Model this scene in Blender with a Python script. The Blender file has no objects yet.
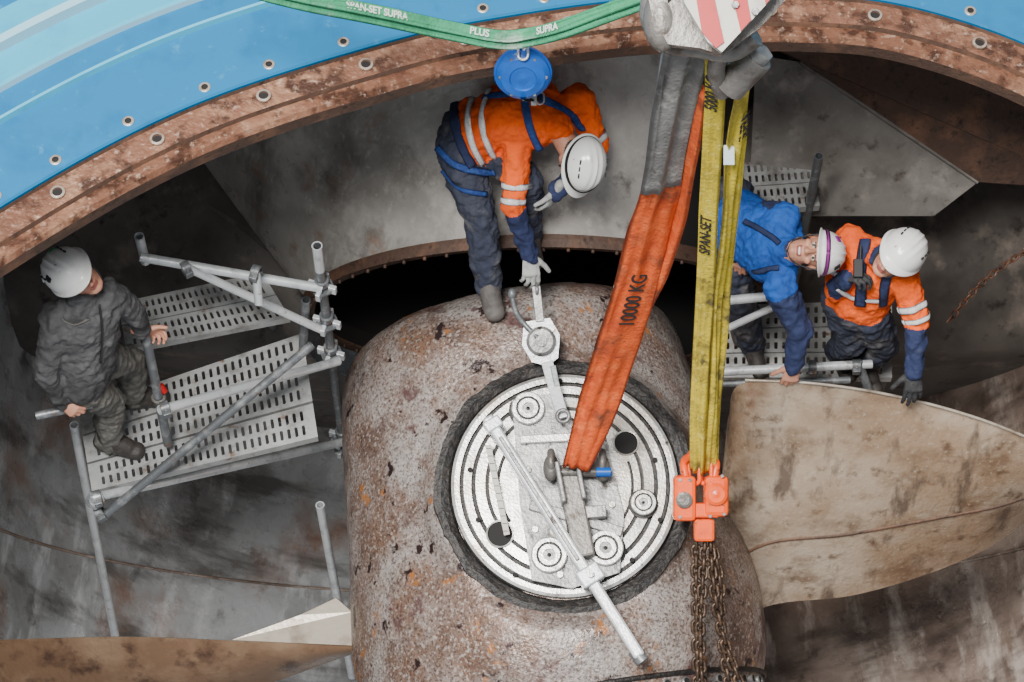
import bpy, bmesh, math, random
import numpy as np
from mathutils import Vector as V, Matrix, noise
from mathutils.bvhtree import BVHTree
random.seed(4)
# ------------------------------------------------------------------ survey frame
E=math.radians(60); D=12.0; F=2400.0
UP=V((0,math.sin(E),math.cos(E))); NN=V((0,-math.cos(E),math.sin(E))); XX=V((1,0,0))
CAM=NN*D
def ray(px,py): return (XX*((px-512)/F)+UP*((341-py)/F)-NN)
def plane(px,py,p,n):
    d=ray(px,py); t=(p-CAM).dot(n)/d.dot(n); return CAM+d*t
def H(px,py,z): return plane(px,py,V((0,0,z)),V((0,0,1)))
def R(px,py,w): return plane(px,py,NN*w,NN)
TI=math.radians(15)
AX=V((0,math.cos(TI),math.sin(TI))); NH=V((0,-math.sin(TI),math.cos(TI)))
OH=R(565,482,0)
def HF(a,b,c): return OH+XX*a+AX*b+NH*c
def HP(px,py,c): return plane(px,py,OH+NH*c,NH)
# ------------------------------------------------------------------ materials
def mk(name,base,rough=.6,metal=0.0,layers=(),bump=0.0,bscale=40,spec=.5,rvar=0.0,bdist=.01):
    m=bpy.data.materials.new(name); m.use_nodes=True; nt=m.node_tree; N=nt.nodes; L=nt.links
    b=N['Principled BSDF']; b.inputs['Roughness'].default_value=rough; b.inputs['Metallic'].default_value=metal
    b.inputs['Specular IOR Level'].default_value=spec
    tc=N.new('ShaderNodeTexCoord')
    col=None
    b.inputs['Base Color'].default_value=(*base,1)
    for ly in layers:
        sc,c2,lo,hi=ly[:4]; st=ly[4] if len(ly)>4 else (1,1,1); fac=ly[5] if len(ly)>5 else 1.0
        mp=N.new('ShaderNodeMapping'); mp.inputs['Scale'].default_value=st
        mp.inputs['Location'].default_value=(random.random()*9,random.random()*9,random.random()*9)
        L.new(tc.outputs['Object'],mp.inputs[0])
        n=N.new('ShaderNodeTexNoise'); n.inputs['Scale'].default_value=sc; n.inputs['Detail'].default_value=5; n.inputs['Roughness'].default_value=.62
        L.new(mp.outputs[0],n.inputs['Vector'])
        r=N.new('ShaderNodeMapRange'); r.inputs[1].default_value=lo; r.inputs[2].default_value=hi; r.inputs[3].default_value=0; r.inputs[4].default_value=fac
        L.new(n.outputs['Fac'],r.inputs[0])
        mx=N.new('ShaderNodeMix'); mx.data_type='RGBA'
        L.new(r.outputs[0],mx.inputs[0])
        if col: L.new(col,mx.inputs[6])
        else: mx.inputs[6].default_value=(*base,1)
        mx.inputs[7].default_value=(*c2,1); col=mx.outputs[2]
    if col: L.new(col,b.inputs['Base Color'])
    if rvar:
        n=N.new('ShaderNodeTexNoise'); n.inputs['Scale'].default_value=6; n.inputs['Detail'].default_value=6
        L.new(tc.outputs['Object'],n.inputs['Vector'])
        r=N.new('ShaderNodeMapRange'); r.inputs[1].default_value=.3; r.inputs[2].default_value=.7; r.inputs[3].default_value=max(.05,rough-rvar); r.inputs[4].default_value=min(1,rough+rvar)
        L.new(n.outputs['Fac'],r.inputs[0]); L.new(r.outputs[0],b.inputs['Roughness'])
    if bump:
        n=N.new('ShaderNodeTexNoise'); n.inputs['Scale'].default_value=bscale; n.inputs['Detail'].default_value=5
        L.new(tc.outputs['Object'],n.inputs['Vector'])
        bp=N.new('ShaderNodeBump'); bp.inputs['Strength'].default_value=bump; bp.inputs['Distance'].default_value=bdist
        L.new(n.outputs['Fac'],bp.inputs['Height']); L.new(bp.outputs[0],b.inputs['Normal'])
    return m
M={}
M['hub']=mk('hub_cast_steel',(.31,.255,.235),.36,.2,[(2.2,(.18,.115,.09),.42,.60),(1.6,(.40,.375,.36),.46,.60,(1,1,1),.85),(2.6,(.20,.10,.055),.50,.66,(1,1,1),.75),(4.5,(.10,.065,.055),.54,.66,(1,1,1),.65),(20,(.14,.085,.06),.52,.64,(1,1,1),.5),(70,(.055,.037,.030),.51,.58,(1,1,1),.7),(46,(.50,.46,.43),.54,.63,(1,1,1),.6),(5,(.38,.14,.03),.62,.67,(1,1,1),.85),(7,(.025,.014,.014),.61,.65),(3,(.09,.04,.04),.60,.65,(1,1,1),.8)],.6,55,rvar=.15)
M['plate']=mk('machined_steel',(.62,.62,.60),.30,.55,[(8,(.30,.29,.28),.48,.7),(30,(.76,.76,.74),.55,.7),(3,(.42,.36,.29),.5,.72),(14,(.08,.07,.06),.61,.70)],.15,80)
M['plate_d']=mk('dull_steel',(.25,.25,.25),.40,.5,[(10,(.11,.11,.11),.45,.7),(4,(.40,.39,.37),.5,.7),(16,(.05,.04,.035),.58,.68)],.25,60)
M['black']=mk('black_grease',(.010,.009,.009),.55,0,[(30,(.035,.028,.024),.5,.7)],.9,40)
M['dark']=mk('void_shade_black',(.008,.007,.007),.8)  # near-black colour stands in for shade inside openings
M['galv']=mk('galvanised_tube',(.62,.65,.67),.34,.35,[(14,(.40,.42,.43),.5,.7),(5,(.76,.78,.80),.5,.7),(22,(.3,.2,.14),.65,.73)],.15,60)
M['galvd']=mk('worn_tube',(.14,.15,.16),.42,.4,[(12,(.32,.33,.34),.5,.68),(20,(.18,.09,.05),.6,.7)],.2,60)
M['deck']=mk('deck_steel',(.38,.39,.39),.45,.3,[(9,(.20,.19,.18),.48,.7),(3,(.52,.52,.50),.5,.7),(14,(.2,.12,.08),.61,.71)],.2,50)
M['wall']=mk('casing_steel',(.40,.38,.355),.36,.15,[(1.2,(.25,.235,.215),.42,.62),(2.0,(.52,.50,.47),.50,.66),(1.5,(.13,.115,.10),.52,.68,(2.5,2.5,.5),.7),(3.0,(.12,.105,.09),.56,.72,(1,1,.4),.8),(26,(.48,.46,.43),.55,.7,(1,1,.3),.5),(5,(.07,.055,.045),.61,.72,(1,1,1),.75),(4,(.26,.15,.10),.60,.74)],.4,22,rvar=.15)
M['trough']=mk('trough_steel',(.40,.42,.435),.30,.25,[(1.0,(.21,.213,.215),.42,.60),(2.6,(.58,.60,.62),.52,.68,(2,.6,2)),(5,(.08,.072,.065),.57,.72,(1,1,1),.8),(1.3,(.26,.16,.12),.54,.7),(1.6,(.085,.078,.07),.52,.68,(.5,3,1),.8)],.35,25,rvar=.15)
M['troughr']=mk('trough_rust',(.32,.25,.21),.34,.2,[(1.2,(.17,.12,.095),.42,.60),(2.6,(.50,.43,.38),.52,.66,(2,.6,2)),(6,(.06,.042,.034),.56,.70,(1,1,1),.8),(1.6,(.085,.062,.05),.51,.66,(.5,3,1),.8)],.4,25,rvar=.15)
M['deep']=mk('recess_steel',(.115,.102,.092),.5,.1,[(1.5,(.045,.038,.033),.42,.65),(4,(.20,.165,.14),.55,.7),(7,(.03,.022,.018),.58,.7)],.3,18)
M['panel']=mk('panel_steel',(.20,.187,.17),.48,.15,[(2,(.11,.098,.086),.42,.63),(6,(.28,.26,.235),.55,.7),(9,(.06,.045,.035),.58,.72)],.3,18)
M['rust']=mk('rusty_rim',(.19,.085,.05),.45,.25,[(3,(.38,.21,.13),.48,.66),(9,(.055,.022,.012),.48,.60),(30,(.46,.33,.25),.57,.69,(1,1,1),.65),(2,(.09,.035,.02),.52,.68)],.6,40)
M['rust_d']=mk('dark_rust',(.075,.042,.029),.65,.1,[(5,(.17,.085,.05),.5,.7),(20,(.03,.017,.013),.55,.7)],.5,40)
M['blue']=mk('blue_paint',(.006,.15,.34),.32,0,[(4,(.005,.11,.27),.5,.75),(14,(.05,.24,.42),.62,.72,(1,1,1),.5),(3,(.008,.085,.20),.60,.74,(1,1,1),.6)],.08,30)
M['cyan']=mk('light_blue_paint',(.04,.36,.54),.34,0,[(4,(.025,.27,.46),.5,.75)],.08,30)
M['pale']=mk('pale_edge_paint',(.26,.50,.61),.4)
M['bolt']=mk('bolt_steel',(.42,.36,.30),.4,.5,[(20,(.2,.12,.08),.5,.7)],.2,80)
M['blade']=mk('blade_bronze',(.40,.275,.18),.28,.4,[(1.6,(.56,.45,.34),.44,.62),(3,(.22,.135,.08),.48,.66,(1,2,1)),(9,(.11,.06,.035),.57,.71,(1,1,1),.8),(45,(.60,.49,.38),.57,.69,(1,1,1),.6),(2.0,(.10,.068,.05),.56,.66,(3,1,1),.8)],.35,40,rvar=.12)
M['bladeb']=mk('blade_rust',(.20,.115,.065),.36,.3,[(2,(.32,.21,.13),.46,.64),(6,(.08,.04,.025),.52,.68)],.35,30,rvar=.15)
M['bladet']=mk('blade_tip_steel',(.46,.41,.34),.36,.3,[(5,(.28,.22,.17),.5,.7),(3,(.16,.10,.06),.54,.68)],.2,30)
M['orange']=mk('orange_fabric',(.90,.115,.004),.85,0,[(7,(.60,.055,.004),.45,.75),(50,(.80,.13,.02),.5,.7,(1,1,1),.4)],.5,30,bdist=.02)
M['navy']=mk('navy_fabric',(.014,.023,.075),.85,0,[(8,(.026,.04,.11),.45,.7),(5,(.06,.06,.07),.6,.75,(1,1,1),.5)],.5,30,bdist=.02)
M['navyt']=mk('navy_trousers',(.028,.034,.06),.85,0,[(8,(.06,.065,.09),.45,.7),(5,(.16,.15,.14),.55,.70,(1,1,1),.75)],.6,26,bdist=.02)
M['royal']=mk('royal_blue_fabric',(.007,.09,.42),.8,0,[(7,(.005,.05,.25),.45,.75)],.5,30,bdist=.02)
M['gjack']=mk('charcoal_fabric',(.080,.080,.085),.85,0,[(8,(.125,.125,.13),.45,.7),(3,(.04,.04,.042),.5,.6)],.6,26,bdist=.02)
M['gtrou']=mk('grey_trousers',(.15,.145,.13),.85,0,[(7,(.08,.078,.07),.45,.7)],.6,26,bdist=.02)
M['reflect']=mk('reflective_tape',(.74,.76,.76),.35,.1,[(60,(.58,.6,.6),.5,.6)])
M['skin']=mk('skin',(.56,.27,.18),.5,0,[(14,(.47,.19,.13),.5,.75)],.1,80)
M['lips']=mk('lips',(.34,.10,.085),.45)
M['eyew']=mk('eye_white',(.75,.75,.72),.2)
M['eyed']=mk('iris',(.04,.025,.02),.15)
M['teeth']=mk('teeth',(.75,.72,.65),.3)
M['hair']=mk('brown_hair',(.06,.035,.02),.7,0,[(60,(.14,.08,.05),.45,.6)],.6,150)
M['helmet']=mk('white_helmet',(.82,.83,.82),.20,0,[(12,(.64,.64,.62),.55,.72,(1,1,1),.7),(40,(.38,.37,.35),.66,.72)])
M['strapb']=mk('black_strap',(.02,.02,.022),.6)
M['purple']=mk('purple_band',(.25,.03,.22),.5)
M['green_s']=mk('green_sticker',(.03,.35,.15),.5)
M['harn']=mk('harness_webbing',(.012,.045,.20),.75,0,[(40,(.025,.08,.28),.5,.6)],.3,120)
M['gloveg']=mk('grey_glove',(.38,.39,.38),.8,0,[(18,(.22,.22,.22),.5,.7)],.5,60)
M['gloveb']=mk('black_glove',(.020,.021,.024),.75,0,[(18,(.06,.06,.06),.5,.7)],.5,60)
M['boot']=mk('dark_boot',(.035,.03,.027),.6,0,[(12,(.12,.1,.08),.55,.7)],.4,50)
M['bootg']=mk('grey_boot',(.10,.09,.085),.7,0,[(12,(.04,.04,.04),.5,.7)],.4,50)
M['sole']=mk('rubber_sole',(.02,.02,.02),.8)
M['osling']=mk('orange_webbing',(.68,.095,.012),.8,0,[(6,(.45,.055,.010),.45,.7),(12,(.78,.15,.035),.5,.7),(4,(.15,.045,.02),.53,.69),(20,(.10,.035,.02),.6,.7,(1,1,1),.6)],.6,60)
M['gsling']=mk('grey_webbing',(.21,.205,.20),.8,0,[(6,(.10,.095,.09),.45,.7),(14,(.34,.33,.31),.55,.7)],.6,60)
M['ysling']=mk('yellow_webbing',(.64,.50,.035),.8,0,[(6,(.38,.29,.025),.44,.68),(22,(.72,.60,.13),.55,.7),(5,(.12,.095,.028),.58,.70),(30,(.09,.07,.025),.60,.68,(1,1,1),.6)],.6,70)
M['grsling']=mk('green_webbing',(.045,.30,.15),.75,0,[(8,(.022,.18,.085),.45,.7),(5,(.3,.42,.34),.6,.7)],.5,70)
M['hook_or']=mk('orange_enamel',(.88,.095,.004),.33,0,[(8,(.60,.055,.004),.5,.7),(22,(.18,.05,.02),.61,.69)],.1,40)
M['chain']=mk('rusty_chain',(.06,.038,.026),.45,.5,[(30,(.17,.10,.06),.52,.7)],.3,60)
M['red']=mk('red_paint',(.42,.006,.006),.4,0,[(9,(.22,.008,.008),.5,.75)])
M['white']=mk('white_paint',(.50,.48,.43),.45,0,[(8,(.30,.27,.23),.5,.72)])
M['castg']=mk('cast_grey',(.17,.16,.15),.45,.45,[(12,(.08,.06,.045),.5,.7),(5,(.26,.25,.23),.55,.7)],.4,50)
M['bplas']=mk('blue_plastic',(.005,.085,.40),.28,0,[(9,(.004,.055,.27),.5,.75)])
M['ink']=mk('printed_ink',(.015,.015,.015),.7)
M['inkg']=mk('pale_ink',(.6,.66,.6),.7)
M['paper']=mk('paper_tag',(.50,.60,.62),.6)
# ------------------------------------------------------------------ mesh builder
def perp(d):
    a=V((0,0,1)) if abs(d.z)<.9 else V((1,0,0))
    s=d.cross(a).normalized(); return s,s.cross(d).normalized()
def cr(pts,n=8):
    P=[pts[0]*2-pts[1]]+list(pts)+[pts[-1]*2-pts[-2]]; out=[]
    for i in range(1,len(P)-2):
        a,b,c,d=P[i-1],P[i],P[i+1],P[i+2]
        for k in range(n):
            t=k/n
            out.append(.5*((2*b)+(c-a)*t+(2*a-5*b+4*c-d)*t*t+(3*b-a-3*c+d)*t**3))
    out.append(P[-2]*1.0); return out
def interp(vals,n):
    out=[]
    for i in range(n):
        x=i/(n-1)*(len(vals)-1); k=min(int(x),len(vals)-2); out.append(vals[k]+(vals[k+1]-vals[k])*(x-k))
    return out
class MB:
    def __init__(s): s.v=[];s.f=[];s.mi=[];s.sm=[];s.mats=[]
    def m(s,mat):
        if mat not in s.mats: s.mats.append(mat)
        return s.mats.index(mat)
    def add(s,vs,fs,mat,sm=True):
        o=len(s.v); s.v+= [tuple(x) for x in vs]; k=s.m(mat)
        for f in fs: s.f.append([o+i for i in f]); s.mi.append(k); s.sm.append(sm)
    def tube(s,pts,r,mat,n=12,closed=False,caps=True,flat=1.0):
        N=len(pts); rs=r if isinstance(r,(list,tuple)) else [r]*N
        vs=[];side=None
        for i,p in enumerate(pts):
            if closed: d=(pts[(i+1)%N]-pts[i-1]).normalized()
            else: d=(pts[min(i+1,N-1)]-pts[max(i-1,0)]).normalized()
            if side is None: side,_=perp(d)
            side=(side-d*side.dot(d)).normalized(); u=d.cross(side)
            for k in range(n):
                a=2*math.pi*k/n; vs.append(p+(side*math.cos(a)+u*math.sin(a)*flat)*rs[i])
        fs=[]
        for i in range(N if closed else N-1):
            j=(i+1)%N
            for k in range(n):
                fs.append([i*n+k,i*n+(k+1)%n,j*n+(k+1)%n,j*n+k])
        s.add(vs,fs,mat)
        if caps and not closed:
            s.add(vs[:n],[list(range(n))[::-1]],mat,False); s.add(vs[-n:],[list(range(n))],mat,False)
    def pipe(s,p0,p1,r,mat,inner=True,n=16):
        s.tube([p0,p1],r,mat,n=n,caps=not inner)
        if inner:
            d=(p1-p0).normalized()
            for p,q in ((p0,d),(p1,-d)):
                s.lathe(p,-q,[(r,0),(r*.8,0),(r*.8,-.06),(0,-.06)],[mat,mat,M['dark']],n=n)
    def lathe(s,p,axis,prof,mat,n=32,sm=True):
        d=axis.normalized(); a,b=perp(d)
        mats=mat if isinstance(mat,list) else [mat]*(len(prof)-1)
        for i in range(len(prof)-1):
            vs=[];fs=[]
            for (r,h) in prof[i:i+2]:
                for k in range(n):
                    t=2*math.pi*k/n; vs.append(p+d*h+(a*math.cos(t)+b*math.sin(t))*r)
            for k in range(n): fs.append([k,(k+1)%n,n+(k+1)%n,n+k])
            s.add(vs,fs,mats[i],sm)
    def cyl(s,p0,p1,r,mat,n=24,r1=None):
        L=(p1-p0).length; r1=r if r1 is None else r1
        s.lathe(p0,p1-p0,[(0,0),(r*.92,0),(r,min(.08*r,L*.2)),(r1,L-min(.08*r,L*.2)),(r1*.92,L),(0,L)],mat,n)
    def box(s,c,ax,h,mat,bev=.004):
        bm=bmesh.new(); bmesh.ops.create_cube(bm,size=2)
        for v in bm.verts: v.co=V((v.co.x*h[0],v.co.y*h[1],v.co.z*h[2]))
        if bev: bmesh.ops.bevel(bm,geom=bm.edges[:],offset=min(bev,min(h)*.6),segments=2,affect='EDGES',profile=.5)
        bm.verts.index_update()
        s.add([c+ax[0]*v.co.x+ax[1]*v.co.y+ax[2]*v.co.z for v in bm.verts],[[v.index for v in f.verts] for f in bm.faces],mat,False); bm.free()
    def bar(s,p0,p1,nrm,w,t,mat,bev=.004):
        d=(p1-p0).normalized(); n=(nrm-d*nrm.dot(d)).normalized(); sd=d.cross(n)
        s.box((p0+p1)/2,(d,sd,n),((p1-p0).length/2,w/2,t/2),mat,bev)
    def ell(s,c,ax,rad,mat,n=16):
        vs=[];fs=[]
        m=n//2
        for i in range(m+1):
            ph=math.pi*i/m
            for k in range(n):
                t=2*math.pi*k/n
                vs.append(c+ax[0]*rad[0]*math.sin(ph)*math.cos(t)+ax[1]*rad[1]*math.sin(ph)*math.sin(t)+ax[2]*rad[2]*math.cos(ph))
        for i in range(m):
            for k in range(n): fs.append([i*n+k,(i+1)*n+k,(i+1)*n+(k+1)%n,i*n+(k+1)%n])
        s.add(vs,fs,mat)
    def torus(s,c,axis,Rr,r,mat,n=32,m=10):
        a,b=perp(axis.normalized())
        s.tube([c+(a*math.cos(2*math.pi*k/n)+b*math.sin(2*math.pi*k/n))*Rr for k in range(n)],r,mat,n=m,closed=True)
    def slab(s,poly,nrm,t,mat):
        n=nrm.normalized(); k=len(poly); vs=[p for p in poly]+[p-n*t for p in poly]
        s.add(vs,[list(range(k)),list(range(2*k-1,k-1,-1))]+[[i,i+k,(i+1)%k+k,(i+1)%k] for i in range(k)],mat,False)
    def ribbon(s,pts,nrms,w,th,mat,folds=0,n=6,seed=0):
        N=len(pts); ws=w if isinstance(w,(list,tuple)) else [w]*N
        vs=[];K=n+1
        for i,p in enumerate(pts):
            d=(pts[min(i+1,N-1)]-pts[max(i-1,0)]).normalized(); nn=nrms[i] if isinstance(nrms,list) else nrms
            nn=(nn-d*nn.dot(d)).normalized(); sd=d.cross(nn)
            for side in (1,0):
                for k in range(K):
                    q=k if side else K-1-k
                    x=q/n*2-1; h=th*(.5 if side else -.5)
                    e=math.sqrt(max(0,1-abs(x)**6)); h*=e
                    if folds: h+=folds*(noise.noise(V((x*2.2+seed*3,i*.05,seed)))+.45*noise.noise(V((x*6+seed,i*.09,seed+5))))
                    vs.append(p+sd*x*ws[i]/2+nn*h)
        fs=[]; C=2*K
        for i in range(N-1):
            for k in range(C): fs.append([i*C+k,(i+1)*C+k,(i+1)*C+(k+1)%C,i*C+(k+1)%C])
        fs.append(list(range(C))); fs.append([(N-1)*C+k for k in range(C)][::-1])
        s.add(vs,fs,mat)
    def limb(s,p0,r0,p1,r1,flat=1.0,side=None,mat=None,n=20):
        d=p1-p0; L=d.length
        if L<1e-5: d=V((0,0,1));L=1e-5
        d=d.normalized()
        if side is None: sd,_=perp(d)
        else: sd=(side-d*side.dot(d)).normalized()
        u=d.cross(sd); rings=[]
        for a in (90,60,35,12): a=math.radians(a); rings.append((-r0*math.sin(a)*(flat if flat<1 else 1),r0*math.cos(a)))
        for k in range(7): t=k/6; rings.append((L*t,r0+(r1-r0)*t))
        for a in (12,35,60,90): a=math.radians(a); rings.append((L+r1*math.sin(a)*(flat if flat<1 else 1),r1*math.cos(a)))
        vs=[];fs=[]
        for h,r in rings:
            r=max(r,1e-4)
            for k in range(n):
                t=2*math.pi*k/n; vs.append(p0+d*h+sd*math.cos(t)*r+u*math.sin(t)*r*flat)
        for i in range(len(rings)-1):
            for k in range(n): fs.append([i*n+k,i*n+(k+1)%n,(i+1)*n+(k+1)%n,(i+1)*n+k])
        fs.append(list(range(n))[::-1]); fs.append([(len(rings)-1)*n+k for k in range(n)])
        s.add(vs,fs,mat or M['dark'])
    def build(s,name,parent=None,fix=False):
        me=bpy.data.meshes.new(name)
        a=np.array(s.v); c=(a.min(0)+a.max(0))/2
        me.from_pydata([tuple(x) for x in (a-c)],[],s.f)
        for mt in s.mats: me.materials.append(mt)
        me.polygons.foreach_set('material_index',s.mi); me.polygons.foreach_set('use_smooth',s.sm)
        me.update()
        o=bpy.data.objects.new(name,me); bpy.context.collection.objects.link(o); o.location=V(c)
        if parent: o.parent=parent
        return o
def empty(name):
    o=bpy.data.objects.new(name,None); bpy.context.collection.objects.link(o); o.empty_display_size=.1; return o
def text(name,body,p,xd,nrm,size,mat,parent):
    cu=bpy.data.curves.new(name,'FONT'); cu.body=body; cu.size=size; cu.extrude=.0008; cu.offset=.0012; cu.align_x='CENTER'; cu.align_y='CENTER'
    o=bpy.data.objects.new(name,cu); bpy.context.collection.objects.link(o); cu.materials.append(mat)
    x=xd.normalized(); z=(nrm-x*nrm.dot(x)).normalized(); y=z.cross(x)
    o.matrix_world=Matrix((( x.x,y.x,z.x,p.x),(x.y,y.y,z.y,p.y),(x.z,y.z,z.z,p.z),(0,0,0,1)))
    o.parent=parent; return o
def remesh(mb,vox,smooth=4,disp=0,dscale=.08):
    me=bpy.data.meshes.new('t'); me.from_pydata(mb.v,[],mb.f)
    bm=bmesh.new(); bm.from_mesh(me); bmesh.ops.recalc_face_normals(bm,faces=bm.faces[:]); bm.to_mesh(me); bm.free()
    o=bpy.data.objects.new('t',me); bpy.context.collection.objects.link(o)
    md=o.modifiers.new('r','REMESH'); md.mode='VOXEL'; md.voxel_size=vox; md.use_smooth_shade=True
    if smooth: md=o.modifiers.new('s','SMOOTH'); md.iterations=smooth; md.factor=.5
    if disp:
        tx=bpy.data.textures.new('wr','CLOUDS'); tx.noise_scale=dscale; tx.noise_depth=2
        md=o.modifiers.new('d','DISPLACE'); md.texture=tx; md.strength=disp; md.mid_level=.5
    dg=bpy.context.evaluated_depsgraph_get(); dg.update()
    out=bpy.data.meshes.new_from_object(o.evaluated_get(dg))
    bpy.data.objects.remove(o); out.materials.clear()
    return out
def link_mesh(me,name,parent):
    n=len(me.vertices); a=np.empty(n*3); me.vertices.foreach_get('co',a); a=a.reshape(-1,3); c=(a.min(0)+a.max(0))/2
    me.vertices.foreach_set('co',(a-c).ravel()); me.polygons.foreach_set('use_smooth',[True]*len(me.polygons)); me.update()
    o=bpy.data.objects.new(name,me); bpy.context.collection.objects.link(o); o.location=V(c); o.parent=parent; return o
# ------------------------------------------------------------------ CASING
def sst(x,a,b):
    t=max(0,min(1,(x-a)/(b-a))); return t*t*(3-2*t)
mb=MB(); RC=3.2; sec=[]
for k in range(97):
    th=math.radians(-108+216*k/96); sec.append((RC*math.sin(th),-1.1-RC*math.cos(th)))
sec=[(sec[0][0],2.0),(sec[0][0],1.0)]+sec+[(sec[-1][0],1.0),(sec[-1][0],2.0)]
bs=[-4+7.5*i/50 for i in range(51)]
vs=[HF(a-.1,b,c) for b in bs for a,c in sec]; C=len(sec)
fl=[];frr=[]
for i in range(50):
    for k in range(C-1):
        f=[i*C+k,(i+1)*C+k,(i+1)*C+k+1,i*C+k+1]
        (fl if k<C*.55 else frr).append(f)
mb.add(vs,fl,M['trough']); mb.add(vs,frr,M['troughr'])
for b in (-1.2,.1):
    pts=[HF(.998*a-.1,b,-1.1+.9995*(c+1.1)) for a,c in sec[2:-2]]
    mb.tube(pts,.009,M['troughr'],n=6)
mb.build('turbine_pit_trough')
# recess bulkhead
CT=-1.6; RT=1.35
mb=MB(); n=160; rr=[RT+3.6*i/18 for i in range(19)]
vs=[];fs=[]
for i,r in enumerate(rr):
    for k in range(n):
        th=2*math.pi*k/n; dg=abs((math.degrees(th)+180)%360-180)
        s_=sst(dg,72,98)
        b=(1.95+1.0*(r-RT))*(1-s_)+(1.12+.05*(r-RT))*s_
        vs.append(HF(r*math.sin(th)-.1,b,CT+r*math.cos(th)))
for i in range(18):
    for k in range(n): fs.append([i*n+k,i*n+(k+1)%n,(i+1)*n+(k+1)%n,(i+1)*n+k])
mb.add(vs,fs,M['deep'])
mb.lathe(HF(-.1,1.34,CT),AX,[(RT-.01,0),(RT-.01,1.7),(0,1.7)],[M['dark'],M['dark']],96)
for dg in (-84,48,64,):
    th=math.radians(dg); er=XX*math.sin(th)+NH*math.cos(th); et=XX*math.cos(th)-NH*math.sin(th)
    c0=HF(-.1,0,CT)
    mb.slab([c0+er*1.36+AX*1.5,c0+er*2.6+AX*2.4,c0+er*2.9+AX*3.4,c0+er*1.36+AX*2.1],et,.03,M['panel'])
mb.build('recess_bulkhead')
# light conical guide casing sector
mb=MB(); TH=[-78+ (78+24)*k/80 for k in range(81)]; rr=[RT+.01+1.5*i/40 for i in range(41)]
vs=[];fs=[]
for i,r in enumerate(rr):
    for dg in TH:
        th=math.radians(dg); kk=2.0-.7*min(1,abs(dg)/78)
        vs.append(HF(r*math.sin(th)-.1,1.32+kk*(r-RT)**1.05,CT+r*math.cos(th)))
n=81
for i in range(40):
    for k in range(80): fs.append([i*n+k,i*n+k+1,(i+1)*n+k+1,(i+1)*n+k])
mb.add(vs,fs,M['wall'])
for k in (0,80):
    e=[vs[i*n+k] for i in range(41)]; f=[p+AX*.5 for p in e]
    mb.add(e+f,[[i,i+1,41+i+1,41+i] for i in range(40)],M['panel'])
mb.build('conical_guide_casing')
mb=MB()
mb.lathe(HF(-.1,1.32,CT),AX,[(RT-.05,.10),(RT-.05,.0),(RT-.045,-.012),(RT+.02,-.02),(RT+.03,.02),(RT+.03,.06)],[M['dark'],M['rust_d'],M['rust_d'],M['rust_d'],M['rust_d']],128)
for k in range(64):
    th=2*math.pi*k/64; p=HF((RT-.015)*math.sin(th)-.1,1.305,CT+(RT-.015)*math.cos(th)); mb.cyl(p,p-AX*.018,.010,M['rust_d'],6)
mb.build('throat_ring')
mb=MB()
mb.slab([R(756,55,-.6),R(800,62,-.6),R(978,182,-.8),R(934,216,-.85),R(748,216,-.95)][::-1],NN,.03,M['panel'])
mb.slab([R(756,40,-.45),R(1080,60,-.45),R(1100,190,-.7),R(978,182,-.76),R(800,60,-.56)][::-1],NN,.03,M['rust_d'])
mb.tube([R(800,62,-.57),R(978,182,-.77)],.012,M['panel'],8)
mb.build('stiffener_plate')
mb=MB()
pts=cr([R(948,322,-1.3),R(975,290,-1.2),R(1000,268,-1.1),R(1024,252,-1.0),R(1060,225,-.9)],8)
def stad(mb,c,d,s,L,W,r,mat):
    pts=[]
    for k in range(14):
        a=2*math.pi*k/14; x=math.cos(a)*W; y=math.sin(a)*W+(L/2-W if math.sin(a)>0 else -(L/2-W)); pts.append(c+s*x+d*y)
    mb.tube(pts,r,mat,n=6,closed=True)
def chain(mb,pts,L,W,r,mat):
    P=[];step=L-2.2*r
    P.append(pts[0]); last=pts[0]
    dense=[]
    for a,b in zip(pts,pts[1:]):
        for k in range(20): dense.append(a.lerp(b,k/20))
    for q in dense:
        if (q-last).length>=step: P.append(q); last=q
    for i in range(len(P)-1):
        d=(P[i+1]-P[i]).normalized(); s,u=perp(d)
        stad(mb,(P[i]+P[i+1])/2,d,s if i%2 else u,L,W,r,mat)
chain(mb,pts,.05,.016,.005,M['rust'])
mb.build('wall_chain')
# ------------------------------------------------------------------ RIM & FLANGE
rp=[(-4.6,-4.6),(-3.85,-2.7),(-3.05,-1.55),(-2.132,-.717),(-1.336,-.153),(-.488,.201),(.035,.341),(.608,.434),(1.27,.45),(1.706,.396),(2.226,.163),(2.75,-.25),(3.2,-.85),(3.6,-1.9),(3.8,-3.2)]
rc=cr([V((x,y,0)) for x,y in rp],14)
def rimoff(i):
    t=(rc[min(i+1,len(rc)-1)]-rc[max(i-1,0)]).normalized(); return V((-t.y,t.x,0))
def sweep(mb,prof,mats):
    for j in range(len(prof)-1):
        vs=[];fs=[]
        for i,p in enumerate(rc):
            nn=rimoff(i)
            for o,z in prof[j:j+2]: vs.append(p+nn*o+V((0,0,z)))
        for i in range(len(rc)-1): fs.append([2*i,2*i+1,2*i+3,2*i+2])
        mb.add(vs,fs,mats[j],True)
mb=MB()
sweep(mb,[(1.4,1.74),(0.03,1.77),(0.01,1.78),(0,1.86),(.014,1.885),(.072,1.880),(.078,1.905),(.195,1.912),(.2,1.93)],[M['rust_d'],M['rust_d'],M['rust_d'],M['rust'],M['rust'],M['rust_d'],M['rust'],M['rust_d']])
L=0
for i in range(1,len(rc)):
    L+=(rc[i]-rc[i-1]).length
    if L>.42:
        L=0; p=rc[i]+rimoff(i)*.135+V((0,0,1.907))
        mb.lathe(p,V((0,0,1)),[(.032,.003),(.032,.012),(.022,.014),(.018,.006),(0,.006)],[M['bolt'],M['bolt'],M['rust_d'],M['dark']],20)
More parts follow.
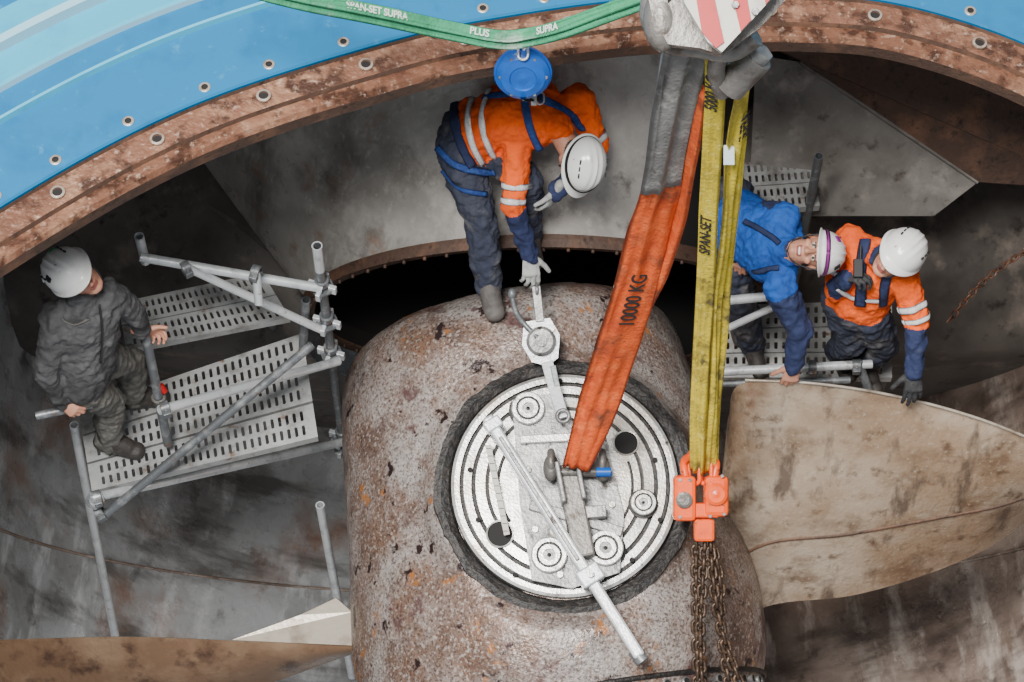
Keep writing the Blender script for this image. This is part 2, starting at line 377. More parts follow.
mb.build('opening_rim')
mb=MB()
sweep(mb,[(.205,1.8),(.207,1.935),(.215,1.945),(.56,1.945),(.565,1.975),(.575,1.98),(.68,1.98),(.685,2.01),(.70,2.015),(.84,2.015),(.845,2.07),(.88,2.075),(1.0,2.075),(2.4,2.075),(2.4,1.5)],
 [M['blue'],M['blue'],M['blue'],M['cyan'],M['cyan'],M['blue'],M['pale'],M['cyan'],M['cyan'],M['pale'],M['pale'],M['cyan'],M['blue'],M['blue']])
L=0
for i in range(1,len(rc)):
    L+=(rc[i]-rc[i-1]).length
    if L>.27:
        L=0; p=rc[i]+rimoff(i)*.26+V((0,0,1.94))
        mb.lathe(p,V((0,0,1)),[(.026,.003),(.026,.010),(.022,.012),(.015,.012),(.012,.008),(0,.008)],[M['pale'],M['bolt'],M['bolt'],M['dark'],M['dark']],16)
mb.build('blue_flange_ring')
# ------------------------------------------------------------------ HUB
prof=[(1.19,.02),(1.185,.45),(1.17,.62),(1.12,.76),(1.03,.87),(.88,.94),(.65,.98),(.35,1.015),(0,1.05),(-.3,1.085),(-.6,1.11),(-.85,1.09),(-1.1,1.0),(-1.3,.9),(-1.34,.84),(-1.5,.82),(-1.9,.82),(-1.9,.02)]
pp=cr([V((t,r,0)) for t,r in prof],10)
phi=math.radians(10); hd=(AX*math.cos(phi)-XX*math.sin(phi)); hs=(XX*math.cos(phi)+AX*math.sin(phi))
HC=HF(-.12,0,-1.12)
C0=-.075
mb=MB(); n=260; vs=[];fs=[]
for q in pp:
    for k in range(n):
        th=2*math.pi*k/n
        r=max(q.y,.001)
        p=HC+hd*q.x+(hs*math.sin(th)+NH*math.cos(th))*r
        rel=p-OH; a=rel.dot(XX);b=rel.dot(AX);c=rel.dot(NH); rd=math.hypot(a,b)
        if c>-.9 and rd<.95:
            wgt=1-sst(rd,.60,.76)
            p=p+NH*((C0-.03-c)*wgt)
        nz=noise.noise(p*3)*.012+noise.noise(p*14)*.005+noise.noise(p*40)*.002; p=p+(p-HC).normalized()*nz
        vs.append(p)
for i in range(len(pp)-1):
    for k in range(n): fs.append([i*n+k,i*n+(k+1)%n,(i+1)*n+(k+1)%n,(i+1)*n+k])
mb.add(vs,fs,M['hub'])
mb.tube([HC+hd*-1.03+(hs*math.sin(2*math.pi*k/96)+NH*math.cos(2*math.pi*k/96))*1.040 for k in range(96)],.014,M['black'],n=8,closed=True)
for k in range(56):
    th=2*math.pi*k/56; p=HC+hd*-1.075+(hs*math.sin(th)+NH*math.cos(th))*1.005
    nn=(hs*math.sin(th)+NH*math.cos(th)); mb.lathe(p-nn*.03,nn,[(.026,0),(.026,.055),(.018,.06),(0,.058)],[M['plate_d'],M['plate_d'],M['dark']],12)
mb.build('turbine_hub')
# ------------------------------------------------------------------ TRUNNION DISC
mb=MB(); oc=OH+NH*(C0-.02)
nr=128
for j,(r0,h0,r1,h1) in enumerate([(.66,-.06,.655,.012),(.655,.012,.62,.022),(.62,.022,.585,.006),(.585,.006,.572,-.01)]):
    vs=[]
    for (r,h) in ((r0,h0),(r1,h1)):
        for k in range(nr):
            t=2*math.pi*k/nr; wv=1+(.022*noise.noise(V((math.cos(t)*4,math.sin(t)*4,1)))+.016*noise.noise(V((math.cos(t)*14,math.sin(t)*14,2))) if r>.6 else 0)
            vs.append(oc+(XX*math.cos(t)+AX*math.sin(t))*r*wv+NH*(h+(.006*noise.noise(V((t*9,r*20,0))))))
    mb.add(vs,[[k,(k+1)%nr,nr+(k+1)%nr,nr+k] for k in range(nr)],M['black'])
mb.lathe(oc,NH,[(.575,-.03),(.57,.03),(.555,.036),(.53,.036),(.525,.022),(.513,.022),(.508,.036),(.47,.036),(.465,.016),(.452,.016),(.448,.04),(.40,.042),(.395,.026),(.385,.026),(.38,.042),(.15,.045),(0,.045)],
 [M['plate_d'],M['plate'],M['plate'],M['black'],M['black'],M['plate'],M['plate'],M['plate_d'],M['black'],M['plate_d'],M['plate'],M['plate'],M['black'],M['plate_d'],M['plate'],M['plate_d']],128)
cp=C0+.026
def stud(px,py,r,h=.07):
    c=HP(px,py,cp)
    mb.lathe(c,NH,[(r*1.15,0),(r*1.15,.012),(r,.014),(r,h-.006),(r*.93,h),(r*.72,h),(r*.70,h-.008),(r*.60,h-.008),(r*.58,h),(r*.34,h),(r*.32,h-.01),(r*.12,h-.01),(0,h-.006)],
     [M['plate_d'],M['black'],M['plate_d'],M['plate'],M['plate'],M['black'],M['black'],M['plate_d'],M['plate'],M['black'],M['plate_d'],M['black']],36)
def painted_hole(px,py,r):
    c=HP(px,py,cp)
    mb.lathe(c,NH,[(r*1.15,-.002),(r*1.12,.008),(r,.006),(r*.94,.001),(0,.001)],[M['plate'],M['plate'],M['black'],M['dark']],36)  # plate stays uncut; dark disc colour stands in for the shade inside
for a in [(528,411,.085),(549,557,.090),(605,550,.090)]: stud(*a)
stud(643,504,.065,.05)
painted_hole(626,443,.058); painted_hole(500,534,.062)
for (x,y) in [(470,470),(478,520),(515,575),(600,395),(655,460),(660,520),(632,560),(560,381)]:
    c=HP(x,y,cp); mb.cyl(c,c+NH*.008,.013,M['dark'],12)
for (a0,a1,rr_,wd) in ((150,215,.335,.016),(-40,20,.34,.014),(60,100,.335,.014)):
    pts=[HF(rr_*math.cos(math.radians(a0+(a1-a0)*k/20)),rr_*math.sin(math.radians(a0+(a1-a0)*k/20)),C0+.024) for k in range(21)]
    mb.ribbon(pts,NH,wd,.006,M['black'],n=4)
mb.build('trunnion_disc')
# ------------------------------------------------------------------ LIFTING FIXTURE
mb=MB(); cf=cp+.04
mb.slab([HP(x,y,cf) for x,y in [(512,400),(556,392),(575,425),(606,440),(624,515),(620,572),(572,588),(532,580),(520,505)]][::-1],NH,.03,M['plate_d'])
mb.bar(HP(520,440,cf+.02),HP(604,436,cf+.02),NH,.04,.03,M['plate'])
mb.bar(HP(530,505,cf+.015),HP(622,532,cf+.015),NH,.05,.03,M['plate_d'])
p=HP(566,468,cf); q=HP(584,560,cf); d=(q-p).normalized()
mb.box((p+q)/2+NH*.05,(d,d.cross(NH),NH),((q-p).length/2,.055,.055),M['castg'],.012)
for s_ in (-.05,.05):
    mb.box(p.lerp(q,.2)+NH*.10+d.cross(NH)*s_,(d,d.cross(NH),NH),((q-p).length*.22,.012,.07),M['plate_d'],.01)
mb.bar(HP(565,515,cf+.06),HP(606,512,cf+.06),NH,.06,.08,M['plate_d'])
mb.cyl(HP(546,472,cf+.1),HP(610,472,cf+.1),.024,M['castg'])
for x in (551,602):
    c=HP(x,468,cf+.1); mb.ell(c,(XX,AX,NH),(.040,.07,.05),M['castg']); mb.torus(c+AX*.03,XX,.05,.02,M['castg'],20,8)
mb.cyl(HP(596,472,cf+.14),HP(611,472,cf+.14),.026,M['bplas'],6)
for (x,y) in [(528,470),(535,530),(612,505),(590,452),(610,560),(560,575)]:
    c=HP(x,y,cf); mb.cyl(c,c+NH*.02,.018,M['plate'],6)
mb.build('lifting_fixture')
mb=MB()
mb.bar(HP(487,417,cf+.1),HP(640,657,cf+.1),NH,.058,.05,M['galv'],.012)
mb.bar(HP(500,437,cf+.135),HP(578,560,cf+.135),NH,.02,.02,M['plate_d'])
p=HP(590,576,cf+.1); dd=(HP(640,657,cf+.1)-HP(487,417,cf+.1)).normalized()
mb.box(p,(dd,dd.cross(NH),NH),(.045,.06,.045),M['galv'],.008)
mb.cyl(HP(634,650,cf+.09),HP(643,662,cf+.09),.034,M['galvd'])
mb.cyl(p,p+NH*.07,.02,M['plate'],6)
mb.box(HP(493,425,cf+.1),(dd,dd.cross(NH),NH),(.03,.045,.035),M['galv'],.008)
mb.build('turning_bar')
mb=MB()
mb.bar(HP(488,445,cf+.01),HP(507,535,cf+.01),NH,.03,.012,M['white'],.002)
for k in range(12):
    t=k/12; p=HP(488,445,cf+.018).lerp(HP(507,535,cf+.018),t+.04); mb.box(p,(XX,AX,NH),(.012,.0015,.001),M['ink'],0)
mb.build('steel_ruler')
mb=MB()
e=R(563,418,-.0)
mb.slab([R(x,y,-.13) for x,y in [(524,322),(550,318),(560,335),(558,358),(547,366),(532,362),(522,345)]][::-1],NN,.02,M['galv'])
mb.slab([R(x,y,-.16) for x,y in [(524,322),(550,318),(560,335),(558,358),(547,366),(532,362),(522,345)]][::-1],NN,.02,M['galvd'])
mb.lathe(R(541,341,-.13),NN,[(.075,0),(.075,.03),(.06,.04),(.03,.04),(.028,.055),(0,.055)],M['plate_d'],28)
mb.bar(R(547,362,-.13),e,NN,.06,.02,M['galv']); mb.bar(R(553,366,-.1),R(560,400,-.05),NN,.03,.02,M['galvd'])
mb.bar(R(536,286,-.14),R(540,322,-.14),NN,.045,.035,M['plate_d'])
mb.tube(cr([R(512,296,-.1),R(516,312,-.11),R(526,326,-.12),R(540,340,-.09)],6),.014,M['galvd'])
mb.ell(R(512,294,-.1),(XX,UP,NN),(.022,.03,.02),M['galvd'])
mb.torus(R(563,416,.02),NN,.03,.01,M['plate_d'],20,8); mb.torus(R(537,290,-.14),XX,.025,.009,M['plate_d'],20,8)
for (x,y) in [(530,330),(552,330),(549,357),(533,355)]:
    p=R(x,y,-.13); mb.cyl(p,p+NN*.012,.01,M['plate'],8)
mb.build('lever_hoist')
# ------------------------------------------------------------------ BLADES
def patch(mb,top,bot,mat,bulge,th,nu=40,nv=20,edge=None,shade_line=None):
    T=cr(top,8);B=cr(bot,8)
    T=interp(T,nu);B=interp(B,nu); vs=[];
    for lay in (0,1):
        for i in range(nu):
            for j in range(nv):
                t=j/(nv-1); p=T[i].lerp(B[i],t)+NN*(bulge*math.sin(math.pi*t)-lay*th*(.25+math.sin(math.pi*min(1,t+.02))))
                vs.append(p)
    o=nu*nv; f0=[];f1=[]
    for i in range(nu-1):
        for j in range(nv-1):
            q=[i*nv+j,i*nv+j+1,(i+1)*nv+j+1,(i+1)*nv+j]; f0.append(q); f1.append([o+x for x in q][::-1])
    e=[]
    for i in range(nu-1):
        for j in (0,nv-1): e.append([i*nv+j,(i+1)*nv+j,o+(i+1)*nv+j,o+i*nv+j])
    for j in range(nv-1):
        for i in (0,nu-1): e.append([i*nv+j,i*nv+j+1,o+i*nv+j+1,o+i*nv+j])
    mb.add(vs,f0,mat); mb.add(vs,f1,M['bladeb']); mb.add(vs,e,edge or M['bladet'],False)
    if shade_line:
        pts=[T[i].lerp(B[i],shade_line(i/(nu-1)))+NN*(bulge*math.sin(math.pi*shade_line(i/(nu-1)))-.002) for i in range(nu)]
        mb.tube(cr(pts,3),.010,M['rust_d'],n=6)  # added dark tube imitating a shadow line, in the dark rust colour
mb=MB()
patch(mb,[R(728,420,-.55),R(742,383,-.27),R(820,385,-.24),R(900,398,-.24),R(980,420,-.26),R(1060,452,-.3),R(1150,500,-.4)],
         [R(700,640,-1.15),R(768,606,-1.1),R(850,596,-1.1),R(925,575,-1.1),R(985,550,-1.1),R(1050,516,-1.1),R(1150,545,-1.1)],M['blade'],.14,.05,shade_line=lambda u:.72-.10*u)
mb.tube(cr([R(745,380,-.25),R(820,384,-.22),R(900,397,-.22),R(980,419,-.24),R(1060,451,-.28)],8),.008,M['bladet'],n=6)
mb.build('runner_blade')
mb=MB()
patch(mb,[R(-160,655,-1.0),R(-60,643,-1.0),R(60,638,-1.0),R(140,637,-1.0),R(240,641,-1.0),R(362,645,-1.0)],
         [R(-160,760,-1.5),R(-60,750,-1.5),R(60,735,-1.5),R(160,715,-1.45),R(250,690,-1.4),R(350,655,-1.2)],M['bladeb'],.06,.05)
mb.slab([R(232,640,-1.0),R(300,615,-.98),R(336,598,-.95),R(352,612,-.95),R(362,646,-.98)][::-1],NN,.03,M['bladet'])
mb.build('runner_blade')
# ------------------------------------------------------------------ SCAFFOLDS
TR=.0243
def coupler(mb,p,d,mat=None):
    mat=mat or M['galvd']; d=d.normalized(); s,u=perp(d)
    mb.lathe(p-d*.022,d,[(TR,0),(TR+.012,.002),(TR+.012,.042),(TR,.044)],mat,20)
    mb.box(p+s*.035,(s,u,d),(.016,.02,.02),mat,.003); mb.cyl(p+s*.03+u*.03,p+s*.03-u*.03,.008,M['plate_d'],6)
def rosette(mb,p,d):
    d=d.normalized(); mb.lathe(p-d*.005,d,[(TR,0),(.06,0),(.06,.01),(TR,.01)],M['galvd'],8)
    s,u=perp(d)
    for k in range(4):
        a=math.pi/2*k+.3; e=s*math.cos(a)+u*math.sin(a); mb.box(p+e*.055,(e,e.cross(d),d),(.02,.012,.028),M['galv'],.003)
def deck(mb,c4,nu,rows,mat,th=.05):
    def P(u,v): return c4[0].lerp(c4[1],u).lerp(c4[3].lerp(c4[2],u),v)
    nrm=(c4[1]-c4[0]).cross(c4[3]-c4[0]).normalized()
    if nrm.z<0: nrm=-nrm
    m=.04
    vs=[];fs=[]
    def quad(a,b,c,d):
        o=len(vs); vs.extend([a,b,c,d]); fs.append([o,o+1,o+2,o+3])
    u0,u1=m,1-m
    for fr in ((0,0,1,.07),(0,.93,1,1),(0,.07,u0,.93),(u1,.07,1,.93)):
        quad(P(fr[0],fr[1]),P(fr[2],fr[1]),P(fr[2],fr[3]),P(fr[0],fr[3]))
    for r in range(rows):
        v0=.07+.86*r/rows; v1=.07+.86*(r+1)/rows
        for i in range(nu):
            a=u0+(u1-u0)*i/nu; b=u0+(u1-u0)*(i+1)/nu; w=b-a; h=v1-v0
            o=[P(a,v0),P(b,v0),P(b,v1),P(a,v1)]
            x0,x1=a+w*.29,b-w*.29; y0,y1=v0+h*.14,v1-h*.14
            q=[P(x0,y0+h*.06),P((x0+x1)/2,y0),P(x1,y0+h*.06),P(x1,y1-h*.06),P((x0+x1)/2,y1),P(x0,y1-h*.06)]
            k=len(vs); vs.extend(o+q)
            for f in ([0,1,6,5,4],[1,2,7,6],[2,3,9,8,7],[3,0,4,9]): fs.append([k+z for z in f])
            low=[x-nrm*.008 for x in q]; k2=len(vs); vs.extend(low)
            for z in range(6): fs.append([k+4+z,k+4+(z+1)%6,k2+(z+1)%6,k2+z])
    mb.add(vs,fs,mat,False)
    for a,b in ((c4[0],c4[1]),(c4[3],c4[2]),(c4[0],c4[3]),(c4[1],c4[2])):
        mb.add([a,b,b-nrm*th,a-nrm*th],[[0,1,2,3]],mat,False)
mb=MB(); ZD=-.70
ev=V((0,0,1))
A,B_,C_,D_=H(78,408,ZD),H(302,332,ZD),H(318,438,ZD),H(92,492,ZD)
for k in range(3):
    v0=k/3+.012; v1=(k+1)/3-.012
    deck(mb,[A.lerp(D_,v0),B_.lerp(C_,v0),B_.lerp(C_,v1),A.lerp(D_,v1)],28,2,M['deck'])
A,B_,C_,D_=H(118,302,-.55),H(262,272,-.55),H(290,318,-.55),H(126,350,-.55)
for k in range(2):
    v0=k/2+.01; v1=(k+1)/2-.01
    deck(mb,[A.lerp(D_,v0),B_.lerp(C_,v0),B_.lerp(C_,v1),A.lerp(D_,v1)],22,2,M['deck'])
pt=H(317,246,.38); pb=V((pt.x,pt.y,-1.75)); mb.pipe(pt,pb,TR,M['galvd'])
mb.pipe(pt+V((0,0,.002)),pt-V((0,0,.22)),TR+.003,M['galv'])
def onpost(py):
    best=min([pt.lerp(pb,k/400) for k in range(401)],key=lambda p:abs((341-F*((p-CAM).dot(UP))/(D-(p.dot(NN))))-py)); return best
for y in (287,322,353,436,500): rosette(mb,onpost(y),ev); coupler(mb,onpost(y)+ev*.05,ev)
mb.box(onpost(515),(XX,V((0,1,0)),ev),(.05,.05,.006),M['deck'])
p=H(74,425,-.62); mb.pipe(p,H(116,640,-2.95),TR,M['galv'])
q=H(320,505,-1.3); mb.pipe(q,H(352,676,-3.2),TR,M['galv'])
n0=H(139,236,.42); mb.pipe(n0,V((n0.x,n0.y,.18)),TR,M['galv'])
mb.pipe(H(140,257,.3),onpost(283)+V((.0,-.03,0)),TR,M['galv'])
mb.pipe(H(188,268,.26),onpost(322)+V((-.02,-.05,0)),TR*.9,M['galv'])
mb.pipe(H(256,272,.3),H(259,304,.15),TR*.9,M['galv'])
mb.pipe(H(160,410,.0),onpost(353)+V((.04,-.05,0)),TR,M['galv'])
mb.pipe(H(97,497,-.66),onpost(433)+V((.04,-.05,0)),TR,M['galv'])
mb.pipe(H(99,520,-.78),H(312,345,-.1),TR*.95,M['galvd'])
mb.pipe(H(36,416,.02),H(92,404,.02),TR*.9,M['galvd'])
mb.pipe(H(92,404,.02),H(74,425,-.62)+V((0,.3,0)),TR*.9,M['galvd'])
pp0=H(143,322,.22); mb.pipe(pp0,H(168,444,-.62),TR,M['galvd']); coupler(mb,pp0.lerp(H(168,444,-.62),.62),ev,M['castg'])
mb.cyl(H(160,385,-.22),H(165,392,-.26),.018,M['red'],8)
mb.pipe(H(306,300,-.2),H(300,400,-1.2),TR,M['galvd'])
mb.pipe(H(120,345,-.57),H(126,352,-2.6),TR,M['galvd'])
mb.pipe(H(270,318,-.56),H(274,330,-2.2),TR,M['galvd'])
for a,b in (((97,497,-.62),(130,488,-.62)),((165,408,.0),(178,404,0)),((100,512,-.74),(110,506,-.72)),((186,268,.26),(200,262,.26)),((256,272,.3),(270,276,.3))):
    coupler(mb,H(*a),H(*b)-H(*a))
mb.lathe(H(96,500,-.68),NN,[(.05,0),(.05,.03),(.03,.035),(0,.035)],M['galvd'],8)
mb.build('scaffold_tower')
mb=MB()
A,B_,C_,D_=H(742,162,-.25),H(812,158,-.25),H(820,206,-.25),H(748,212,-.25)
for k in range(2):
    v0=k/2+.01; v1=(k+1)/2-.01
    deck(mb,[A.lerp(D_,v0),B_.lerp(C_,v0),B_.lerp(C_,v1),A.lerp(D_,v1)],10,2,M['deck'])
ZR=-.9
A,B_,C_,D_=H(700,305,ZR),H(892,300,ZR),H(892,378,ZR),H(700,378,ZR)
for k in range(3):
    v0=k/3+.008; v1=(k+1)/3-.008
    deck(mb,[A.lerp(D_,v0),B_.lerp(C_,v0),B_.lerp(C_,v1),A.lerp(D_,v1)],22,2,M['deck'])
q=H(819,156,.2); mb.pipe(q,V((q.x,q.y,-1.8)),TR,M['galvd'])
mb.pipe(H(722,301,-.2),H(782,295,-.2),TR,M['galv']); mb.pipe(H(724,330,-.35),H(782,303,-.35),TR*.8,M['galv'])
mb.pipe(H(715,372,-.6),H(872,364,-.6),TR,M['galv']); mb.pipe(H(718,384,-.7),H(850,380,-.7),TR*.8,M['galvd'])
mb.pipe(H(858,362,-.58),H(872,398,-.8),TR,M['galvd'])
coupler(mb,H(812,367,-.6),XX); coupler(mb,H(856,365,-.6),XX)
for x,y in ((712,370),(885,370),(712,310),(885,310)):
    p=H(x,y,ZR-.03); mb.pipe(p,V((p.x,p.y,-2.9)),TR,M['galvd'])
mb.build('scaffold_platform')
# ------------------------------------------------------------------ PEOPLE
def build_head(par,c,fwd,up,helmet_spec,neck):
    up=up.normalized(); fwd=(fwd-up*fwd.dot(up)).normalized(); rt=fwd.cross(up)
    def P(x,y,z): return c+rt*x+fwd*y+up*z
    mb=MB(); ax=(rt,fwd,up)
    mb.ell(P(0,-.012,.03),ax,(.076,.094,.088),M['skin'],24)
    mb.ell(P(0,.022,-.04),ax,(.060,.068,.078),M['skin'],24)
    mb.ell(P(0,.062,-.098),ax,(.030,.026,.022),M['skin'])
    mb.limb(P(-.05,-.0,-.07),.022,P(-.02,.06,-.098),.018); mb.limb(P(.05,0,-.07),.022,P(.02,.06,-.098),.018)
    mb.limb(P(0,.086,.008),.009,P(0,.112,-.028),.014); mb.ell(P(.014,.095,-.03),ax,(.01,.012,.008),M['skin']); mb.ell(P(-.014,.095,-.03),ax,(.01,.012,.008),M['skin'])
    mb.limb(P(-.04,.070,.024),.011,P(.04,.070,.024),.011)
    for s_ in (-1,1):
        mb.ell(P(.042*s_,.062,-.024),ax,(.022,.02,.018),M['skin'])
        mb.ell(P(.079*s_,-.008,-.008),ax,(.010,.02,.032),M['skin'])
    mb.limb(P(-.018,.082,-.058),.009,P(.018,.082,-.058),.009); mb.limb(P(-.014,.080,-.07),.009,P(.014,.080,-.07),.009)
    mb.limb(neck,.062,P(0,-.015,-.06),.056)
    me=remesh(mb,.0045,3)
    for k in ('skin','hair','lips'): me.materials.append(M[k])
    idx=[]
    for p in me.polygons:
        q=p.center-c; x,y,z=q.dot(rt),q.dot(fwd),q.dot(up); r=0
        if z>-.055 and y<-.012-.02*(z<0) and not (abs(x)>.072 and -.04<z<.025 and y>-.03): r=1
        if z>.06: r=1
        if abs(x)<.027 and y>.078 and -.077<z<-.053: r=2
        if abs(x)<.045 and abs(x)>.014 and .024<z<.034 and y>.06: r=1
        idx.append(r)
    me.polygons.foreach_set('material_index',idx)
    link_mesh(me,'head',par)
    mb=MB()
    for s_ in (-1,1):
        mb.ell(P(.031*s_,.074,.004),ax,(.015,.012,.010),M['eyew'],12); mb.ell(P(.031*s_,.0840,.003),ax,(.0075,.004,.0075),M['eyed'],10)
        mb.limb(P(.018*s_,.084,.014),.003,P(.045*s_,.077,.013),.003,mat=M['hair'],n=8)
    if helmet_spec.get('smile'): mb.ell(P(0,.0895,-.064),ax,(.022,.004,.006),M['teeth'],12)
    mb.build('face_features',par)
    mb=MB(); nT=56; nP=18; vs=[];fs=[]
    zb=.042
    for i in range(nP+1):
        ph=math.pi/2*i/nP
        for k in range(nT):
            t=2*math.pi*k/nT; x=math.sin(ph)*math.sin(t)*.112; y=math.sin(ph)*math.cos(t)*.138-.006; z=zb+math.cos(ph)*.118
            rid=sum(math.exp(-((x-xx)/.007)**2) for xx in (-.034,0,.034))*.006*math.cos(ph)**.5 if i<nP else 0
            vs.append(P(x,y,z+rid))
    for (o,dz) in ((.010,-.004),(.012,-.010),(.004,-.012)):
        for k in range(nT):
            t=2*math.pi*k/nT; fr=max(0,math.cos(t)); e=1+o/.12; b=.032*fr**2.2*(1 if o>.005 else .2)
            vs.append(P(math.sin(t)*.112*e,math.cos(t)*.138*e-.006+b,zb+dz-.006*fr**2))
    for i in range(nP+3):
        for k in range(nT): fs.append([i*nT+k,(i+1)*nT+k,(i+1)*nT+(k+1)%nT,i*nT+(k+1)%nT])
    mb.add(vs,fs,M['helmet'])
    for s_ in (-1,1):
        for j in range(3):
            y=.03-.035*j; p=P(.078*s_,y,zb+.086)
            nn=(rt*.75*s_+up*.7).normalized(); mb.box(p,(fwd,nn.cross(fwd),nn),(.011,.0035,.004),M['strapb'],.001)
    band=helmet_spec.get('band')
    if band:
        pts=[]
        for k in range(49):
            t=2*math.pi*k/48; pts.append(P(math.sin(t)*.113,math.cos(t)*.139-.006,zb+.016+.02*math.cos(t)))
        nr=[(p-P(0,0,zb)).normalized() for p in pts]
        mb.ribbon(pts,nr,.022,.006,band,n=2)
    if helmet_spec.get('patches'):
        for (x,y,z,mt) in helmet_spec['patches']:
            d=V((x/.112,y/.138,z/.118)); d=d/d.length
            p=P(d.x*.114,d.y*.140-.006,zb+d.z*.119); nn=(rt*d.x/.112+fwd*d.y/.138+up*d.z/.118).normalized()
            s1,s2=perp(nn); mb.box(p,(s1,s2,nn),(.017,.013,.0035),mt,.002)
    for s_ in (-1,1):
        mb.tube(cr([P(.09*s_,.03,zb),P(.078*s_,.028,-.03),P(.05*s_,.045,-.095),P(0,.062,-.124)],5),.0045,M['strapb'],n=6)
        mb.tube(cr([P(.085*s_,-.05,zb),P(.082*s_,-.02,-.02),P(.078*s_,.02,-.035)],5),.004,M['strapb'],n=6)
    mb.build('helmet',par)
def build_hand(par,wr,d,palm,left,curl,mat,sc=1.0,spread=.12,thumb=.6,name='hand'):
    d=d.normalized(); n=(palm-d*palm.dot(d)).normalized(); s=d.cross(n)*( -1 if left else 1)
    mb=MB()
    def P(x,y,z): return wr+(d*x+s*y+n*z)*sc
    mb.limb(P(-.05,0,0),.030*sc,P(.01,0,0),.029*sc,.8,s)
    mb.limb(P(.01,0,0),.033*sc,P(.075,0,0),.040*sc,.38,s)
    for j,(y,l) in enumerate(((.030,.070),(.0105,.080),(-.0095,.074),(-.029,.058))):
        p=P(.082-.006*abs(j-1),y,0); a=0; sp=spread*(1.5-j)/1.5
        dirv=(d+s*sp).normalized()
        seg=[l*.46,l*.31,l*.26]; r=.0100*sc if j<3 else .0086*sc
        mb.limb(P(.05,y*.9,0),r,p,r*1.05,n=12)
        for k in range(3):
            a+=curl*(.75,1.0,.7)[k]*(1+.08*j)
            dv=(dirv*math.cos(a)+n*math.sin(a)); q=p+dv*seg[k]*sc*1.1
            mb.limb(p,r*(1.02-.08*k),q,r*(.94-.08*k),n=12); p=q
    p=P(.02,.030,.004); dv=(d*.62+s*.75+n*.25*thumb).normalized()
    mb.limb(P(.01,.015,.004),.018*sc,p+dv*.02*sc,.014*sc,n=12)
    q=p+dv*.045*sc; mb.limb(p,.0135*sc,q,.0115*sc,n=12)
    dv=(dv+d*.35+n*.5*thumb).normalized(); q2=q+dv*.034*sc; mb.limb(q,.0115*sc,q2,.010*sc,n=12)
    me=remesh(mb,.0038,2); me.materials.append(mat)
    return link_mesh(me,name,par)
def build_boot(par,ank,knee,toe,mat,k=1.0):
    toe=V((toe.x,toe.y,0)).normalized(); sh=(knee-ank).normalized(); sd=toe.cross(V((0,0,1)))
    mb=MB(); z=V((0,0,1))
    mb.limb(ank+sh*.10,.056*k,ank,.052*k); mb.limb(ank,.05*k,ank-toe*.035-z*.035,.046*k)
    mb.limb(ank-toe*.03-z*.04,.044*k,ank+toe*.13-z*.05,.047*k,.75,sd); mb.limb(ank+sh*.02,.05*k,ank+toe*.1-z*.035,.044*k)
    mb.limb(ank+toe*.13-z*.05,.047*k,ank+toe*.155-z*.052,.044*k,.75,sd)
    me=remesh(mb,.006,3); me.materials.append(mat); me.materials.append(M['sole'])
    zz=ank.z-.07; me.polygons.foreach_set('material_index',[1 if p.center.z<zz else 0 for p in me.polygons])
    link_mesh(me,'boot',par)
